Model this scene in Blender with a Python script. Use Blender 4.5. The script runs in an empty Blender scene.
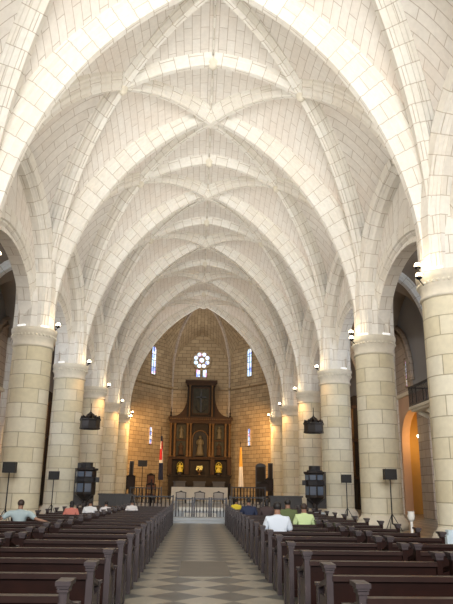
import bpy, bmesh, math, random
from mathutils import Vector, Matrix
random.seed(7)
C = bpy.context.scene.collection
S = bpy.context.scene
PI = math.pi

# ------------------------------------------------------------------ camera
f, pitch, yaw, roll = 636.14, .284, -.0418, .0142
cY, sY = math.cos(yaw), math.sin(yaw)
R0 = Vector((cY, sY, 0)); F0 = Vector((-sY, cY, 0)); Zv = Vector((0, 0, 1))
Fv = F0*math.cos(pitch) + Zv*math.sin(pitch)
U0 = Zv*math.cos(pitch) - F0*math.sin(pitch)
Rv = R0*math.cos(roll) + U0*math.sin(roll)
Uv = -R0*math.sin(roll) + U0*math.cos(roll)
cam = bpy.data.cameras.new('camera'); co = bpy.data.objects.new('camera', cam); C.objects.link(co)
M = Matrix((Rv, Uv, -Fv)).transposed().to_4x4(); M.translation = Vector((-.24, 0, 1.45))
co.matrix_world = M
cam.sensor_fit = 'VERTICAL'; cam.sensor_height = 36; cam.sensor_width = 27
cam.lens = f*36/604; cam.clip_end = 300; cam.clip_start = .05
S.camera = co
# ------------------------------------------------------------------ world / light / exposure
w = bpy.data.worlds.new('world'); S.world = w; w.use_nodes = True
bg = w.node_tree.nodes['Background']; bg.inputs[0].default_value = (.80, .88, 1, 1); bg.inputs[1].default_value = .8
S.view_settings.view_transform = 'Standard'; S.view_settings.look = 'None'
S.view_settings.exposure = 0.12; S.view_settings.gamma = 1; S.view_settings.use_curve_mapping = False

def area(name, loc, target, sx, sy, power, col):
    l = bpy.data.lights.new(name, 'AREA'); l.shape = 'RECTANGLE'; l.size = sx; l.size_y = sy
    l.energy = power; l.color = col
    o = bpy.data.objects.new(name, l); C.objects.link(o); o.location = loc
    o.rotation_euler = (Vector(target)-Vector(loc)).to_track_quat('-Z', 'Y').to_euler()
    return o
def point(name, loc, power, col, r=.1, target=None, cone=120):
    l = bpy.data.lights.new(name, 'SPOT' if target else 'POINT'); l.energy = power; l.color = col; l.shadow_soft_size = r
    if target: l.spot_size = math.radians(cone); l.spot_blend = .8
    o = bpy.data.objects.new(name, l); C.objects.link(o); o.location = loc
    if target: o.rotation_euler = (Vector(target)-Vector(loc)).to_track_quat('-Z', 'Y').to_euler()
    return o
# daylight of the open west front (doors and the large west window)
area('west_daylight', (0, -12, 9.5), (0, 8, 19), 10, 9, 7600, (1, .98, .95))
B = 7.956
def yk(k): return 18.26 + B*(k-1) if k >= 2 else 17.85 + B*(k-1)
def ys(k): return (yk(k+1)-yk(k))/B
WARM = (1, .80, .55)
# up-lighting from the fittings on the capitals
for k in range(-1, 7):
    for s in (-1, 1):
        if k <= 5:
            point('capital_uplight', (s*5.95, yk(k)+.6, 8.2), 1250*(.44 if k < 1 else .74 if k < 2 else .70 if k < 3 else .46 if k < 4 else .26), (1, .965, .91), .25, (-s*3.2, yk(k)+B*.45, 16), 125)
# warm lamps of the choir and apse
for s in (-1, 1):
    point('choir_lamp', (s*4.7, 56.4, 7.6), 1900, (1, .58, .22), .15, (s*4.6, 64, 3.5), 110)
    point('choir_lamp', (s*5.2, 50.0, 8.0), 600, (1, .62, .28), .15, (s*6.5, 54, 2.5), 110)
    point('chapel_lamp', (s*13.8, 40.2, 4.4), 80, (1, .58, .2), .1)
    area('aisle_fill', (s*12.6, 26, 6.5), (s*11, 40, 9), 2, 2.5, 520, (.8, .88, 1))  # unseen bluish fill added to brighten the aisle, no window modelled behind it
    point('aisle_lamp', (s*10.5, 48, 7.5), 220, (1, .7, .45), .2)
point('apse_lamp', (0, 59.6, 14.5), 260, (.95, .92, .88), .4)

# ------------------------------------------------------------------ materials
def mat(name, col, rough=.6, metal=0, emit=None, es=0, noise=0, nscale=3, spec=.5, bump=0):
    m = bpy.data.materials.new(name); m.use_nodes = True
    nt = m.node_tree; b = nt.nodes['Principled BSDF']
    b.inputs['Base Color'].default_value = (*col, 1); b.inputs['Roughness'].default_value = rough
    b.inputs['Metallic'].default_value = metal; b.inputs['Specular IOR Level'].default_value = spec
    if emit: b.inputs['Emission Color'].default_value = (*emit, 1); b.inputs['Emission Strength'].default_value = es
    if noise:
        tc = nt.nodes.new('ShaderNodeTexCoord'); n = nt.nodes.new('ShaderNodeTexNoise')
        n.inputs['Scale'].default_value = nscale; n.inputs['Detail'].default_value = 5
        nt.links.new(tc.outputs['Object'], n.inputs['Vector'])
        r = nt.nodes.new('ShaderNodeMix'); r.data_type = 'RGBA'
        r.inputs[6].default_value = (*[c*(1-noise) for c in col], 1); r.inputs[7].default_value = (*[min(1, c*(1+noise)) for c in col], 1)
        nt.links.new(n.outputs['Fac'], r.inputs[0]); nt.links.new(r.outputs[2], b.inputs['Base Color'])
        if bump:
            bp = nt.nodes.new('ShaderNodeBump'); bp.inputs['Strength'].default_value = bump; bp.inputs['Distance'].default_value = .02
            nt.links.new(n.outputs['Fac'], bp.inputs['Height']); nt.links.new(bp.outputs['Normal'], b.inputs['Normal'])
    return m
def stone(name, c1, c2, mortar, bw, rh, ms=.018, off=.5, stain=(.62, .50, .36), samt=.35, uv=True):
    m = bpy.data.materials.new(name); m.use_nodes = True
    nt = m.node_tree; N = nt.nodes; L = nt.links; b = N['Principled BSDF']; b.inputs['Roughness'].default_value = .88
    b.inputs['Specular IOR Level'].default_value = .25
    tc = N.new('ShaderNodeTexCoord'); br = N.new('ShaderNodeTexBrick')
    L.new(tc.outputs['UV'], br.inputs['Vector'])
    br.inputs['Color1'].default_value = (*c1, 1); br.inputs['Color2'].default_value = (*c2, 1); br.inputs['Mortar'].default_value = (*mortar, 1)
    br.inputs['Scale'].default_value = 1; br.inputs['Mortar Size'].default_value = ms; br.inputs['Mortar Smooth'].default_value = .3
    br.inputs['Bias'].default_value = -.1; br.inputs['Brick Width'].default_value = bw; br.inputs['Row Height'].default_value = rh
    br.offset = off
    n = N.new('ShaderNodeTexNoise'); n.inputs['Scale'].default_value = .35; n.inputs['Detail'].default_value = 6
    L.new(tc.outputs['Object'], n.inputs['Vector'])
    cr = N.new('ShaderNodeMapRange'); cr.inputs[1].default_value = .45; cr.inputs[2].default_value = .75; cr.inputs[4].default_value = samt
    L.new(n.outputs['Fac'], cr.inputs[0])
    mx = N.new('ShaderNodeMix'); mx.data_type = 'RGBA'; L.new(cr.outputs[0], mx.inputs[0])
    L.new(br.outputs['Color'], mx.inputs[6]); mx.inputs[7].default_value = (*stain, 1)
    n2 = N.new('ShaderNodeTexNoise'); n2.inputs['Scale'].default_value = 6; n2.inputs['Detail'].default_value = 6
    L.new(tc.outputs['Object'], n2.inputs['Vector'])
    mr = N.new('ShaderNodeMapRange'); mr.inputs[3].default_value = .86; mr.inputs[4].default_value = 1.1; L.new(n2.outputs['Fac'], mr.inputs[0])
    hs = N.new('ShaderNodeHueSaturation'); L.new(mr.outputs[0], hs.inputs['Value']); L.new(mx.outputs[2], hs.inputs['Color'])
    L.new(hs.outputs[0], b.inputs['Base Color'])
    bp = N.new('ShaderNodeBump'); bp.inputs['Strength'].default_value = .5; bp.inputs['Distance'].default_value = .02; bp.invert = True
    L.new(br.outputs['Fac'], bp.inputs['Height']); L.new(bp.outputs['Normal'], b.inputs['Normal'])
    return m
st_web = stone('limestone_web', (.83, .80, .745), (.78, .735, .67), (.53, .47, .40), 1.15, .36, .014, stain=(.74, .61, .50), samt=.5)
st_rib = stone('limestone_rib', (.84, .82, .76), (.80, .76, .68), (.52, .46, .38), 1.0, .58, .014, .5, stain=(.72, .62, .48), samt=.2)
st_col = stone('limestone_column', (.80, .76, .62), (.67, .60, .41), (.42, .37, .26), 1.25, .57, .016, stain=(.66, .58, .38), samt=.4)
st_cap = mat('limestone_capital', (.74, .69, .57), .85, noise=.15, nscale=5, bump=.4)
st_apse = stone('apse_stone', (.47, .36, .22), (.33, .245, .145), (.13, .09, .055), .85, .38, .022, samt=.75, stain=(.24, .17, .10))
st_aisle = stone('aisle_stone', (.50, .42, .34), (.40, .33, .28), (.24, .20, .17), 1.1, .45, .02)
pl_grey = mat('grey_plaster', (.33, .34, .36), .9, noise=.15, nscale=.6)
pl_tan = mat('tan_plaster', (.62, .42, .29), .9, noise=.15, nscale=.8)
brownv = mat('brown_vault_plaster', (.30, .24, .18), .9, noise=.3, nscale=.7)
ochre = mat('ochre_plaster', (.60, .38, .12), .85, noise=.15, nscale=1)
white_marble = mat('white_marble', (.75, .74, .70), .4, noise=.06)
grey_marble = mat('grey_marble_step', (.38, .41, .44), .4, noise=.1)
iron = mat('black_iron', (.012, .012, .014), .45, .6)
blackp = mat('black_plastic', (.012, .012, .015), .5)
wood = mat('pew_wood', (.014, .0045, .003), .42, noise=.5, nscale=7, spec=.12)
wood_end_gloss = mat('pew_end_gloss_wood', (.045, .034, .036), .38, noise=.3, nscale=8, spec=.3)  # grey-purple gloss of the end posts is put into the base colour
wood_rail = mat('pew_rail_wood', (.022, .010, .008), .34, noise=.4, nscale=8, spec=.28)
darkwood = mat('dark_wood', (.012, .008, .007), .45, noise=.4, nscale=5)
retwood = mat('retable_wood', (.015, .009, .004), .85, noise=.5, nscale=3)
retred = mat('retable_red_gilt', (.040, .018, .006), .85, noise=.45, nscale=4)
gilt = mat('old_gilding', (.11, .055, .014), .6, .2, noise=.5, nscale=4)
retpanel = mat('retable_painted_panel', (.026, .024, .014), .8, noise=.7, nscale=2.5)
relief = mat('carved_relief', (.08, .062, .03), .6, noise=.4, nscale=5)
gold = mat('yellow_gilt_statue', (.50, .40, .03), .4, noise=.2)
cream_cloth = mat('cream_altar_cloth', (.74, .66, .54), .85, noise=.05)
uph = mat('pale_upholstery', (.50, .46, .42), .85)
glass_pale = mat('pulpit_glass', (.10, .14, .20), .08, 0, spec=.8)
lampw = mat('lamp_bulb', (1, .9, .7), .5, emit=(1, .80, .50), es=14)
tube = mat('tube_housing', (.8, .8, .8), .4, emit=(1, .98, .95), es=.6)
skin = mat('skin', (.26, .14, .09), .6)
hairm = mat('black_hair', (.012, .01, .01), .6)
trous = mat('dark_trousers', (.03, .03, .045), .8)
def cloth(n, c): return mat(n, c, .85, noise=.08, nscale=8)

def floor_material():
    m = bpy.data.materials.new('diamond_marble_floor'); m.use_nodes = True
    nt = m.node_tree; N = nt.nodes; L = nt.links; b = N['Principled BSDF']; b.inputs['Roughness'].default_value = .32
    tc = N.new('ShaderNodeTexCoord'); sp = N.new('ShaderNodeSeparateXYZ'); L.new(tc.outputs['Object'], sp.inputs[0])
    cb = N.new('ShaderNodeCombineXYZ')
    def mth(op, a, bb):
        n = N.new('ShaderNodeMath'); n.operation = op
        for i, v in enumerate((a, bb)):
            if isinstance(v, (int, float)): n.inputs[i].default_value = v
            else: L.new(v, n.inputs[i])
        return n.outputs[0]
    x = mth('ADD', sp.outputs[0], .10); 
    L.new(mth('ADD', x, sp.outputs[1]), cb.inputs[0]); L.new(mth('SUBTRACT', x, sp.outputs[1]), cb.inputs[1]); cb.inputs[2].default_value = .05
    ch = N.new('ShaderNodeTexChecker'); L.new(cb.outputs[0], ch.inputs['Vector']); ch.inputs['Scale'].default_value = 1/.80
    ch.inputs['Color1'].default_value = (.29, .265, .21, 1); ch.inputs['Color2'].default_value = (.095, .098, .09, 1)
    n = N.new('ShaderNodeTexNoise'); n.inputs['Scale'].default_value = 1.2; n.inputs['Detail'].default_value = 8; L.new(tc.outputs['Object'], n.inputs['Vector'])
    mr = N.new('ShaderNodeMapRange'); mr.inputs[3].default_value = .65; mr.inputs[4].default_value = 1.3; L.new(n.outputs['Fac'], mr.inputs[0])
    hs = N.new('ShaderNodeHueSaturation'); L.new(ch.outputs['Color'], hs.inputs['Color']); L.new(mr.outputs[0], hs.inputs['Value'])
    L.new(hs.outputs[0], b.inputs['Base Color']); return m
floor_m = floor_material()
def glass_material():
    m = bpy.data.materials.new('stained_glass'); m.use_nodes = True
    nt = m.node_tree; N = nt.nodes; L = nt.links; b = N['Principled BSDF']
    tc = N.new('ShaderNodeTexCoord'); v = N.new('ShaderNodeTexVoronoi'); v.inputs['Scale'].default_value = 3.2
    L.new(tc.outputs['Object'], v.inputs['Vector'])
    cr = N.new('ShaderNodeValToRGB'); e = cr.color_ramp; e.interpolation = 'CONSTANT'
    e.elements[0].position = 0; e.elements[0].color = (.62, .72, 1, 1)
    e.elements[1].position = .35; e.elements[1].color = (.25, .32, .80, 1)
    for p, c in ((.5, (1, 1, 1, 1)), (.68, (.75, .35, .65, 1)), (.76, (.55, .8, 1, 1))):
        q = e.elements.new(p); q.color = c
    sp = N.new('ShaderNodeSeparateColor'); L.new(v.outputs['Color'], sp.inputs[0]); L.new(sp.outputs[0], cr.inputs[0])
    L.new(cr.outputs[0], b.inputs['Emission Color']); b.inputs['Emission Strength'].default_value = 1.6
    b.inputs['Base Color'].default_value = (.05, .06, .1, 1); b.inputs['Roughness'].default_value = .2
    return m
glass = glass_material()

# ------------------------------------------------------------------ mesh helpers
class MB:
    def __init__(s): s.v = []; s.f = []; s.uv = []; s.sm = []
    def face(s, idx, uv=None, sm=False): s.f.append(idx); s.uv.append(uv); s.sm.append(sm)
    def box(s, x0, x1, y0, y1, z0, z1, bev=0):
        i = len(s.v)
        s.v += [(x, y, z) for z in (z0, z1) for y in (y0, y1) for x in (x0, x1)]
        P = s.v[i:]
        for q in ((0, 2, 3, 1), (4, 5, 7, 6), (0, 1, 5, 4), (2, 6, 7, 3), (0, 4, 6, 2), (1, 3, 7, 5)):
            pts = [P[a] for a in q]
            n = (Vector(pts[1])-Vector(pts[0])).cross(Vector(pts[2])-Vector(pts[0]))
            ax = max(range(3), key=lambda a: abs(n[a]))
            uv = [((p[1], p[2]) if ax == 0 else (p[0], p[2]) if ax == 1 else (p[0], p[1])) for p in pts]
            s.face([i+a for a in q], uv)
        return s
    def obox(s, c, ax, ay, az):   # oriented box, half vectors
        i = len(s.v); c, ax, ay, az = map(Vector, (c, ax, ay, az))
        s.v += [tuple(c+ax*a+ay*b+az*d) for d in (-1, 1) for b in (-1, 1) for a in (-1, 1)]
        for q in ((0, 2, 3, 1), (4, 5, 7, 6), (0, 1, 5, 4), (2, 6, 7, 3), (0, 4, 6, 2), (1, 3, 7, 5)): s.face([i+a for a in q])
        return s
    def lathe(s, prof, c=(0, 0, 0), n=24, sm=True, ru=None, cap=True, sy=1):
        i = len(s.v); m = len(prof)
        for j in range(n):
            a = 2*PI*j/n
            for r, z in prof: s.v.append((c[0]+r*math.cos(a), c[1]+r*math.sin(a)*sy, c[2]+z))
        R = ru or max(r for r, z in prof)
        L = [0]
        for k in range(1, m): L.append(L[-1]+math.hypot(prof[k][0]-prof[k-1][0], prof[k][1]-prof[k-1][1]))
        for j in range(n):
            a, b = i+j*m, i+((j+1) % n)*m
            u0, u1 = 2*PI*R*j/n, 2*PI*R*(j+1)/n
            for k in range(m-1):
                s.face([a+k, b+k, b+k+1, a+k+1], [(u0, prof[k][1]), (u1, prof[k][1]), (u1, prof[k+1][1]), (u0, prof[k+1][1])], sm)
        if cap:
            if prof[0][0] > 1e-4: s.face([i+j*m for j in range(n)][::-1])
            if prof[-1][0] > 1e-4: s.face([i+j*m+m-1 for j in range(n)])
        return s
    def tube(s, pts, r, n=8, closed=False):
        i = len(s.v); P = [Vector(p) for p in pts]; m = len(P)
        prev = None
        for k, p in enumerate(P):
            if closed: t = P[(k+1) % m]-P[k-1]
            else: t = P[min(k+1, m-1)]-P[max(k-1, 0)]
            t.normalize()
            ref = Vector((0, 0, 1)) if abs(t.z) < .9 else Vector((1, 0, 0))
            if prev is not None: a = (prev - t*prev.dot(t)).normalized()
            else: a = t.cross(ref).normalized()
            prev = a; b = t.cross(a); rr = r[k] if isinstance(r, (list, tuple)) else r
            for j in range(n):
                th = 2*PI*j/n; s.v.append(tuple(p+a*math.cos(th)*rr+b*math.sin(th)*rr))
        for k in range(m if closed else m-1):
            k2 = (k+1) % m
            for j in range(n): s.face([i+k*n+j, i+k*n+(j+1) % n, i+k2*n+(j+1) % n, i+k2*n+j], None, True)
        if not closed:
            s.face([i+j for j in range(n)][::-1]); s.face([i+(m-1)*n+j for j in range(n)])
        return s
    def sphere(s, c, r, n=12, sc=(1, 1, 1)):
        m = n//2; i = len(s.v)
        for k in range(m+1):
            ph = -PI/2+PI*k/m
            for j in range(n):
                th = 2*PI*j/n
                s.v.append((c[0]+r*sc[0]*math.cos(ph)*math.cos(th), c[1]+r*sc[1]*math.cos(ph)*math.sin(th), c[2]+r*sc[2]*math.sin(ph)))
        for k in range(m):
            for j in range(n): s.face([i+k*n+j, i+k*n+(j+1) % n, i+(k+1)*n+(j+1) % n, i+(k+1)*n+j], None, True)
        return s
    def prism(s, poly, y0, y1, axis='y'):   # polygon in xz extruded along y (or yz along x, xy along z)
        i = len(s.v); n = len(poly)
        def P(a, b, h): return (a, h, b) if axis == 'y' else (h, a, b) if axis == 'x' else (a, b, h)
        s.v += [P(a, b, y0) for a, b in poly]+[P(a, b, y1) for a, b in poly]
        s.face(list(range(i, i+n)), [tuple(p) for p in poly]); s.face(list(range(i+2*n-1, i+n-1, -1)), [tuple(p) for p in poly[::-1]])
        for k in range(n):
            k2 = (k+1) % n
            s.face([i+k, i+n+k, i+n+k2, i+k2], [(y0, poly[k][1]), (y1, poly[k][1]), (y1, poly[k2][1]), (y0, poly[k2][1])])
        return s
    def grid(s, G, U, sm=True):
        i = len(s.v); a = len(G); b = len(G[0])
        for row in G: s.v += [tuple(p) for p in row]
        for j in range(a-1):
            for k in range(b-1):
                q = [(j, k), (j+1, k), (j+1, k+1), (j, k+1)]
                s.face([i+x*b+y for x, y in q], [U[x][y] for x, y in q], sm)
        return s
    def mirror_x(s):
        n = len(s.v); s.v += [(-x, y, z) for x, y, z in s.v]
        for k in range(len(s.f)):
            s.face([a+n for a in s.f[k]][::-1], s.uv[k][::-1] if s.uv[k] else None, s.sm[k])
        return s
    def build(s, name, m, parent=None, loc=None):
        me = bpy.data.meshes.new(name); me.from_pydata(s.v, [], s.f); me.materials.append(m)
        ul = me.uv_layers.new(name='UVMap')
        for p, uv, sm in zip(me.polygons, s.uv, s.sm):
            p.use_smooth = sm
            for j, li in enumerate(p.loop_indices):
                if uv: ul.data[li].uv = uv[j]
                else:
                    co_ = me.vertices[me.loops[li].vertex_index].co; ul.data[li].uv = (co_.x+co_.y, co_.z)
        bm = bmesh.new(); bm.from_mesh(me); bmesh.ops.recalc_face_normals(bm, faces=bm.faces); bm.to_mesh(me); bm.free()
        o = bpy.data.objects.new(name, me); C.objects.link(o)
        if parent: o.parent = parent
        if loc: o.location = loc
        return o
def tag(o, label, cat, group=None):
    o['label'] = label; o['category'] = cat
    if group: o['group'] = group
    return o
def struct(o): o['kind'] = 'structure'; return o
def empty(name, loc, label, cat, group=None, rz=0, sc=1):
    o = bpy.data.objects.new(name, None); C.objects.link(o); o.location = loc; o.rotation_euler = (0, 0, rz); o.scale = (sc,)*3
    return tag(o, label, cat, group)
def copy_tree(o, parent=None):
    c = o.copy(); C.objects.link(c); c.parent = parent
    for ch in list(o.children): copy_tree(ch, c)
    return c
TRIM = [0]
def trim(): TRIM[0] += 1; return 'trim_%d' % TRIM[0]
ORD = ['nearest', 'second', 'third', 'fourth', 'fifth', 'sixth', 'seventh', 'eighth', 'ninth', 'tenth', 'eleventh', 'twelfth', 'thirteenth',
       'fourteenth', 'fifteenth', 'sixteenth', 'seventeenth', 'eighteenth', 'nineteenth', 'twentieth', 'twenty-first']

# ------------------------------------------------------------------ curves of the vault
def arcpath(poly, zs, R, n=28):
    P = [Vector(p) for p in poly]; seg = [(P[i+1]-P[i]).length for i in range(len(P)-1)]; L = sum(seg)
    th1 = math.acos(max(-1, min(1, (R-L)/R)))
    ss = [R-R*math.cos(th1*i/n) for i in range(n+1)]
    out = []
    for s_ in ss:
        z = zs+math.sqrt(max(0, R*R-(R-s_)**2)); a = s_
        for i, g in enumerate(seg):
            if a <= g+1e-6 or i == len(seg)-1: p = P[i].lerp(P[i+1], a/g); break
            a -= g
        out.append(Vector((p.x, p.y, z)))
    return out
def Rfor(L, h): return (L*L+h*h)/(2*L)
def sweep(mb, pts, prof, v0=0):
    n = len(pts); G = []; U = []
    pl = [0]
    for a in range(1, len(prof)): pl.append(pl[-1]+math.hypot(prof[a][0]-prof[a-1][0], prof[a][1]-prof[a-1][1]))
    mid = pl[-1]/2; v = v0
    for i, p in enumerate(pts):
        t = (pts[min(i+1, n-1)]-pts[max(i-1, 0)])
        h = Vector((pts[-1].x-pts[0].x, pts[-1].y-pts[0].y, 0)).normalized() if True else None
        if Vector((t.x, t.y, 0)).length > 1e-3: h = Vector((t.x, t.y, 0)).normalized()
        t.normalize(); side = h.cross(Vector((0, 0, 1))); out = side.cross(t)
        if i > 0: v += (pts[i]-pts[i-1]).length
        G.append([p+side*a+out*b for a, b in prof]); U.append([(x-mid+.5, v) for x in pl])
    mb.grid(G, U, False)
def profile(w0, w1, h):
    half = [(w1, h+.4), (w1, h), (w1, h*.80), (w1*.80, h*.72), (w1*.78, h*.60), (w1*.56, h*.46), (w1*.56, h*.34), (w0, h*.16), (w0, 0)]
    return half+[(-a, b) for a, b in half[::-1]]
PT = profile(.13, .48, .78); PD = profile(.10, .40, .66); PF = profile(.26, .36, .5)
SP = 7.6
def seg_len(a, b): return math.hypot(a[0]-b[0], a[1]-b[1])
NX, NZ, H = 3.55, 16.5, B/2
# intrados curves (right half, springer at (7.15, 0))
Tc = [Vector((6.42, 0, SP))]+arcpath([(6.42, 0, 0), (0, 0, 0)], 7.75, Rfor(6.42, 10.22))
d0 = (7.15-.79*.667, .79*.745)
L1 = seg_len(d0, (NX, H)); L2 = seg_len((NX, H), (0, B))
Rd = Rfor(L1, NZ-8.6)
def diag(rev=False):
    p = [Vector((d0[0], d0[1], SP))]+arcpath([(*d0, 0), (NX, H, 0), (0, B, 0)], 8.6, Rd, 40)
    if rev: p = [Vector((v.x, B-v.y, v.z)) for v in p]
    return p
def ncurve(z0, z1, n=14):
    o = []
    for i in range(n+1):
        t = 1-i/n; o.append(Vector((NX*t, H, z1-(z1-z0)*(.30*t+.70*t*t))))
    return o
FM = 10.05
Fc = [Vector((7.46, .56, SP))]+[Vector((7.46, .56+(H-.56)*(1-math.cos(PI/2*i/18)), 7.75+(FM-7.75)*math.sin(PI/2*i/18))) for i in range(19)]
GM = 13.4      # nave-side wall rib, higher than the arcade arch behind it
Gc = [Vector((6.95, .66, SP))]+arcpath([(6.95, .66, 0), (7.50, H, 0)], 8.5, Rfor(math.hypot(.55, H-.66), GM-8.5), 20)

def spread(poly3, n):   # resample a polyline to n+1 equally spaced points
    L = [0]
    for i in range(1, len(poly3)): L.append(L[-1]+(poly3[i]-poly3[i-1]).length)
    out = []
    j = 0
    for k in range(n+1):
        d = L[-1]*k/n
        while j < len(L)-2 and L[j+1] < d: j += 1
        g = L[j+1]-L[j]; out.append(poly3[j].lerp(poly3[j+1], 0 if g < 1e-9 else (d-L[j])/g))
    return out
def arcS(x):     # distance along the transverse web arch, for the course lines
    x = abs(x); R_ = Rfor(7.12, 18.32-7.75); return R_*math.acos(max(-1, min(1, (R_-(7.12-x))/R_)))
def cell(mb, c0, c1, edge, ns=26, nt=10, bulge=0.0, uvm=0):
    a, b, e = spread(c0, ns), spread(c1, ns), spread(edge, nt)
    L0 = sum((a[i+1]-a[i]).length for i in range(ns)); G = []; U = []
    for i in range(ns+1):
        s_ = i/ns; row = []; ur = []; w_ = (a[i]-b[i]).length
        for j in range(nt+1):
            t = j/nt; lin = a[i].lerp(b[i], t); corr = e[j]-a[-1].lerp(b[-1], t)
            p = lin+corr*s_**2+Vector((0, 0, bulge*4*t*(1-t)*min(1, w_/3)*(1-s_**2)))
            row.append(p); ur.append((p.y+50, arcS(p.x)) if uvm == 1 else (p.y*.9-p.x*.5+50, p.z) if uvm == 2 else (t*max(w_, .01), s_*L0))
        G.append(row); U.append(ur)
    mb.grid(G, U, True)
TW = Vector((0, 0, 18.32)); NW = Vector((NX, H, 16.93)); CW = Vector((0, H, 18.22)); MW = Vector((7.50, H, 13.75))
P0 = (7.12, 0, 0)
wT = arcpath([P0, (0, 0, 0)], 7.75, Rfor(7.12, TW.z-7.75))
L1w = seg_len(P0, (NX, H)); Rw = Rfor(L1w, NW.z-8.3)
wD1 = arcpath([P0, (NX, H, 0)], 8.3, Rw)
wD2 = []
for i in range(15):
    t = i/14; q = NW.lerp(TW, t); q.z = NW.z+(TW.z-NW.z)*(1-(1-t)**2); q.y = H*(1-t); wD2.append(q)
wN = ncurve(NW.z, CW.z)
wM = arcpath([P0, (7.5, H, 0)], 8.3, Rfor(H, MW.z-8.3), 20); wM[-1] = MW.copy()
eMN = [Vector((MW.x+(NX-MW.x)*t, H, MW.z+(NW.z-MW.z)*math.sin(t*PI/2))) for t in [i/12 for i in range(13)]]
def half_bay(mb):
    # everything of the right half, front half of a bay; y from 0 to H
    cell(mb, wT, wD1+[], [x.copy() for x in [wT[-1]]+wD2[::-1][1:]], bulge=.12, uvm=1)
    cell(mb, wM, wD1, eMN, bulge=0)
    cell(mb, wD2, wN, [TW, CW], ns=14, nt=10, uvm=1)
    # splayed reveal between the wall rib and the lower arcade arch
    a = spread([v+Vector((.12, -.10, .2)) for v in Gc[:-1]]+[Vector((7.55, H, GM+.2))], 20); b_ = spread([v+Vector((-.20, 0, .3)) for v in Fc], 20)
    mb.grid([[a[i].lerp(b_[i], j/4) for j in range(5)] for i in range(21)], [[(a[i].lerp(b_[i], j/4).x*1.2+(a[i]-b_[i]).length*j/4, a[i].z) for j in range(5)] for i in range(21)], True)
mb = MB(); half_bay(mb)
n = len(mb.v); mb.v += [(x, B-y, z) for x, y, z in mb.v]
for k in range(len(mb.f)): mb.face([a+n for a in mb.f[k]][::-1], mb.uv[k][::-1], mb.sm[k])
mb.mirror_x()
web0 = struct(mb.build('ceiling', st_web, loc=(0, yk(-2), 0)))
for k in range(-1, 6):
    c = web0.copy(); C.objects.link(c); c.location = (0, yk(k), 0); c.scale = (1, ys(k), 1)
# ribs
def rib_obj(curves, prof, m=st_rib, mirror=True):
    b_ = MB()
    for c in curves: sweep(b_, c, prof)
    if mirror: b_.mirror_x()
    return struct(b_.build(trim(), m))
def place_copies(o, ks):
    first = True
    for k in ks:
        c = o if first else o.copy()
        if not first: C.objects.link(c); c.name = trim()
        first = False; c.location = (0, yk(k), 0); c.scale = (1, ys(k) if len(ks) == 8 else 1, 1)
place_copies(rib_obj([Tc], PT), range(-2, 7))
place_copies(rib_obj([diag()], PD), range(-2, 6))
place_copies(rib_obj([diag(True)], PD), range(-2, 6))
place_copies(rib_obj([ncurve(NZ, 17.82)], PD), range(-2, 6))
place_copies(rib_obj([[Vector((0, y, 18.17)) for y in (0, H, B)]], profile(.03, .06, .12), mirror=False), range(-2, 6))
Fr = [Vector((v.x, B-v.y, v.z)) for v in Fc]
place_copies(rib_obj([Fc, Fr], PF), range(-2, 6))
place_copies(rib_obj([Gc, [Vector((v.x, B-v.y, v.z)) for v in Gc]], profile(.18, .44, .30)), range(-2, 6))
# bosses where the ribs meet
mb = MB()
for x, y, z, r in ((NX, H, NZ-.03, .20), (-NX, H, NZ-.03, .20), (0, H, 17.80, .22)):
    mb.lathe([(0, -.14), (r*.45, -.13), (r*.75, -.05), (r*.8, .04), (r, .10), (r, .35)], (x, y, z), 16)
place_copies(struct(mb.build(trim(), st_cap)), range(-2, 6))

# aisle side: spandrel wall above every arcade arch, aisle vaults, transverse ribs, outer walls
AX, AZ, AS, AC = 7.66, 15.0, 8.4, 13.6
OW = 13.0
mb = MB()
cv = [v for v in Fc if True]+[v for v in Fr[::-1]]
for i in range(len(cv)-1):
    a, b_ = cv[i], cv[i+1]
    z0, z1 = a.z+.45, b_.z+.45
    idx = len(mb.v); mb.v += [(AX, a.y, z0), (AX, b_.y, z1), (AX, b_.y, AZ), (AX, a.y, AZ)]
    mb.face([idx, idx+1, idx+2, idx+3], [(a.y, z0), (b_.y, z1), (b_.y, AZ), (a.y, AZ)])
for (ya, yb) in ((0, .7), (B-.7, B)):
    idx = len(mb.v); mb.v += [(AX, ya, SP), (AX, yb, SP), (AX, yb, AZ), (AX, ya, AZ)]
    mb.face([idx, idx+1, idx+2, idx+3], [(ya, SP), (yb, SP), (yb, AZ), (ya, AZ)])
mb.mirror_x()
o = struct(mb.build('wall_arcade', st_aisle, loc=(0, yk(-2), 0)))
for k in range(-1, 6): c = o.copy(); C.objects.link(c); c.location = (0, yk(k), 0); c.scale = (1, ys(k), 1)
# aisle groin vault
mb = MB(); cx_, hx, hy = (AX+OW)/2, (OW-AX)/2, B/2
def prof_z(t): return AS+(AC-AS)*math.sin(math.acos(1-t) if t < 1 else PI/2)
for sx, sy in ((1, 0), (-1, 0), (0, 1), (0, -1)):
    for sgn in (-1, 1):
        G = []; U = []
        for i in range(15):
            t = 1-math.cos(i/14*PI/2); row = []; ur = []
            for j in range(7):
                q = 1-(t)*j/6        # 1 on the side arch .. 1-t on the diagonal
                if sx: p = (cx_+sx*hx*q, hy+sgn*hy*(1-t), prof_z(t))
                else: p = (cx_+sgn*hx*(1-t), hy+sy*hy*q, prof_z(t))
                row.append(p); ur.append((q*3, t*5))
            G.append(row); U.append(ur)
        mb.grid(G, U, True)
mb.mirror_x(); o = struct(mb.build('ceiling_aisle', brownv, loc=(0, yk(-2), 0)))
for k in range(-1, 6): c = o.copy(); C.objects.link(c); c.location = (0, yk(k), 0); c.scale = (1, ys(k), 1)
ac = []
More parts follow.
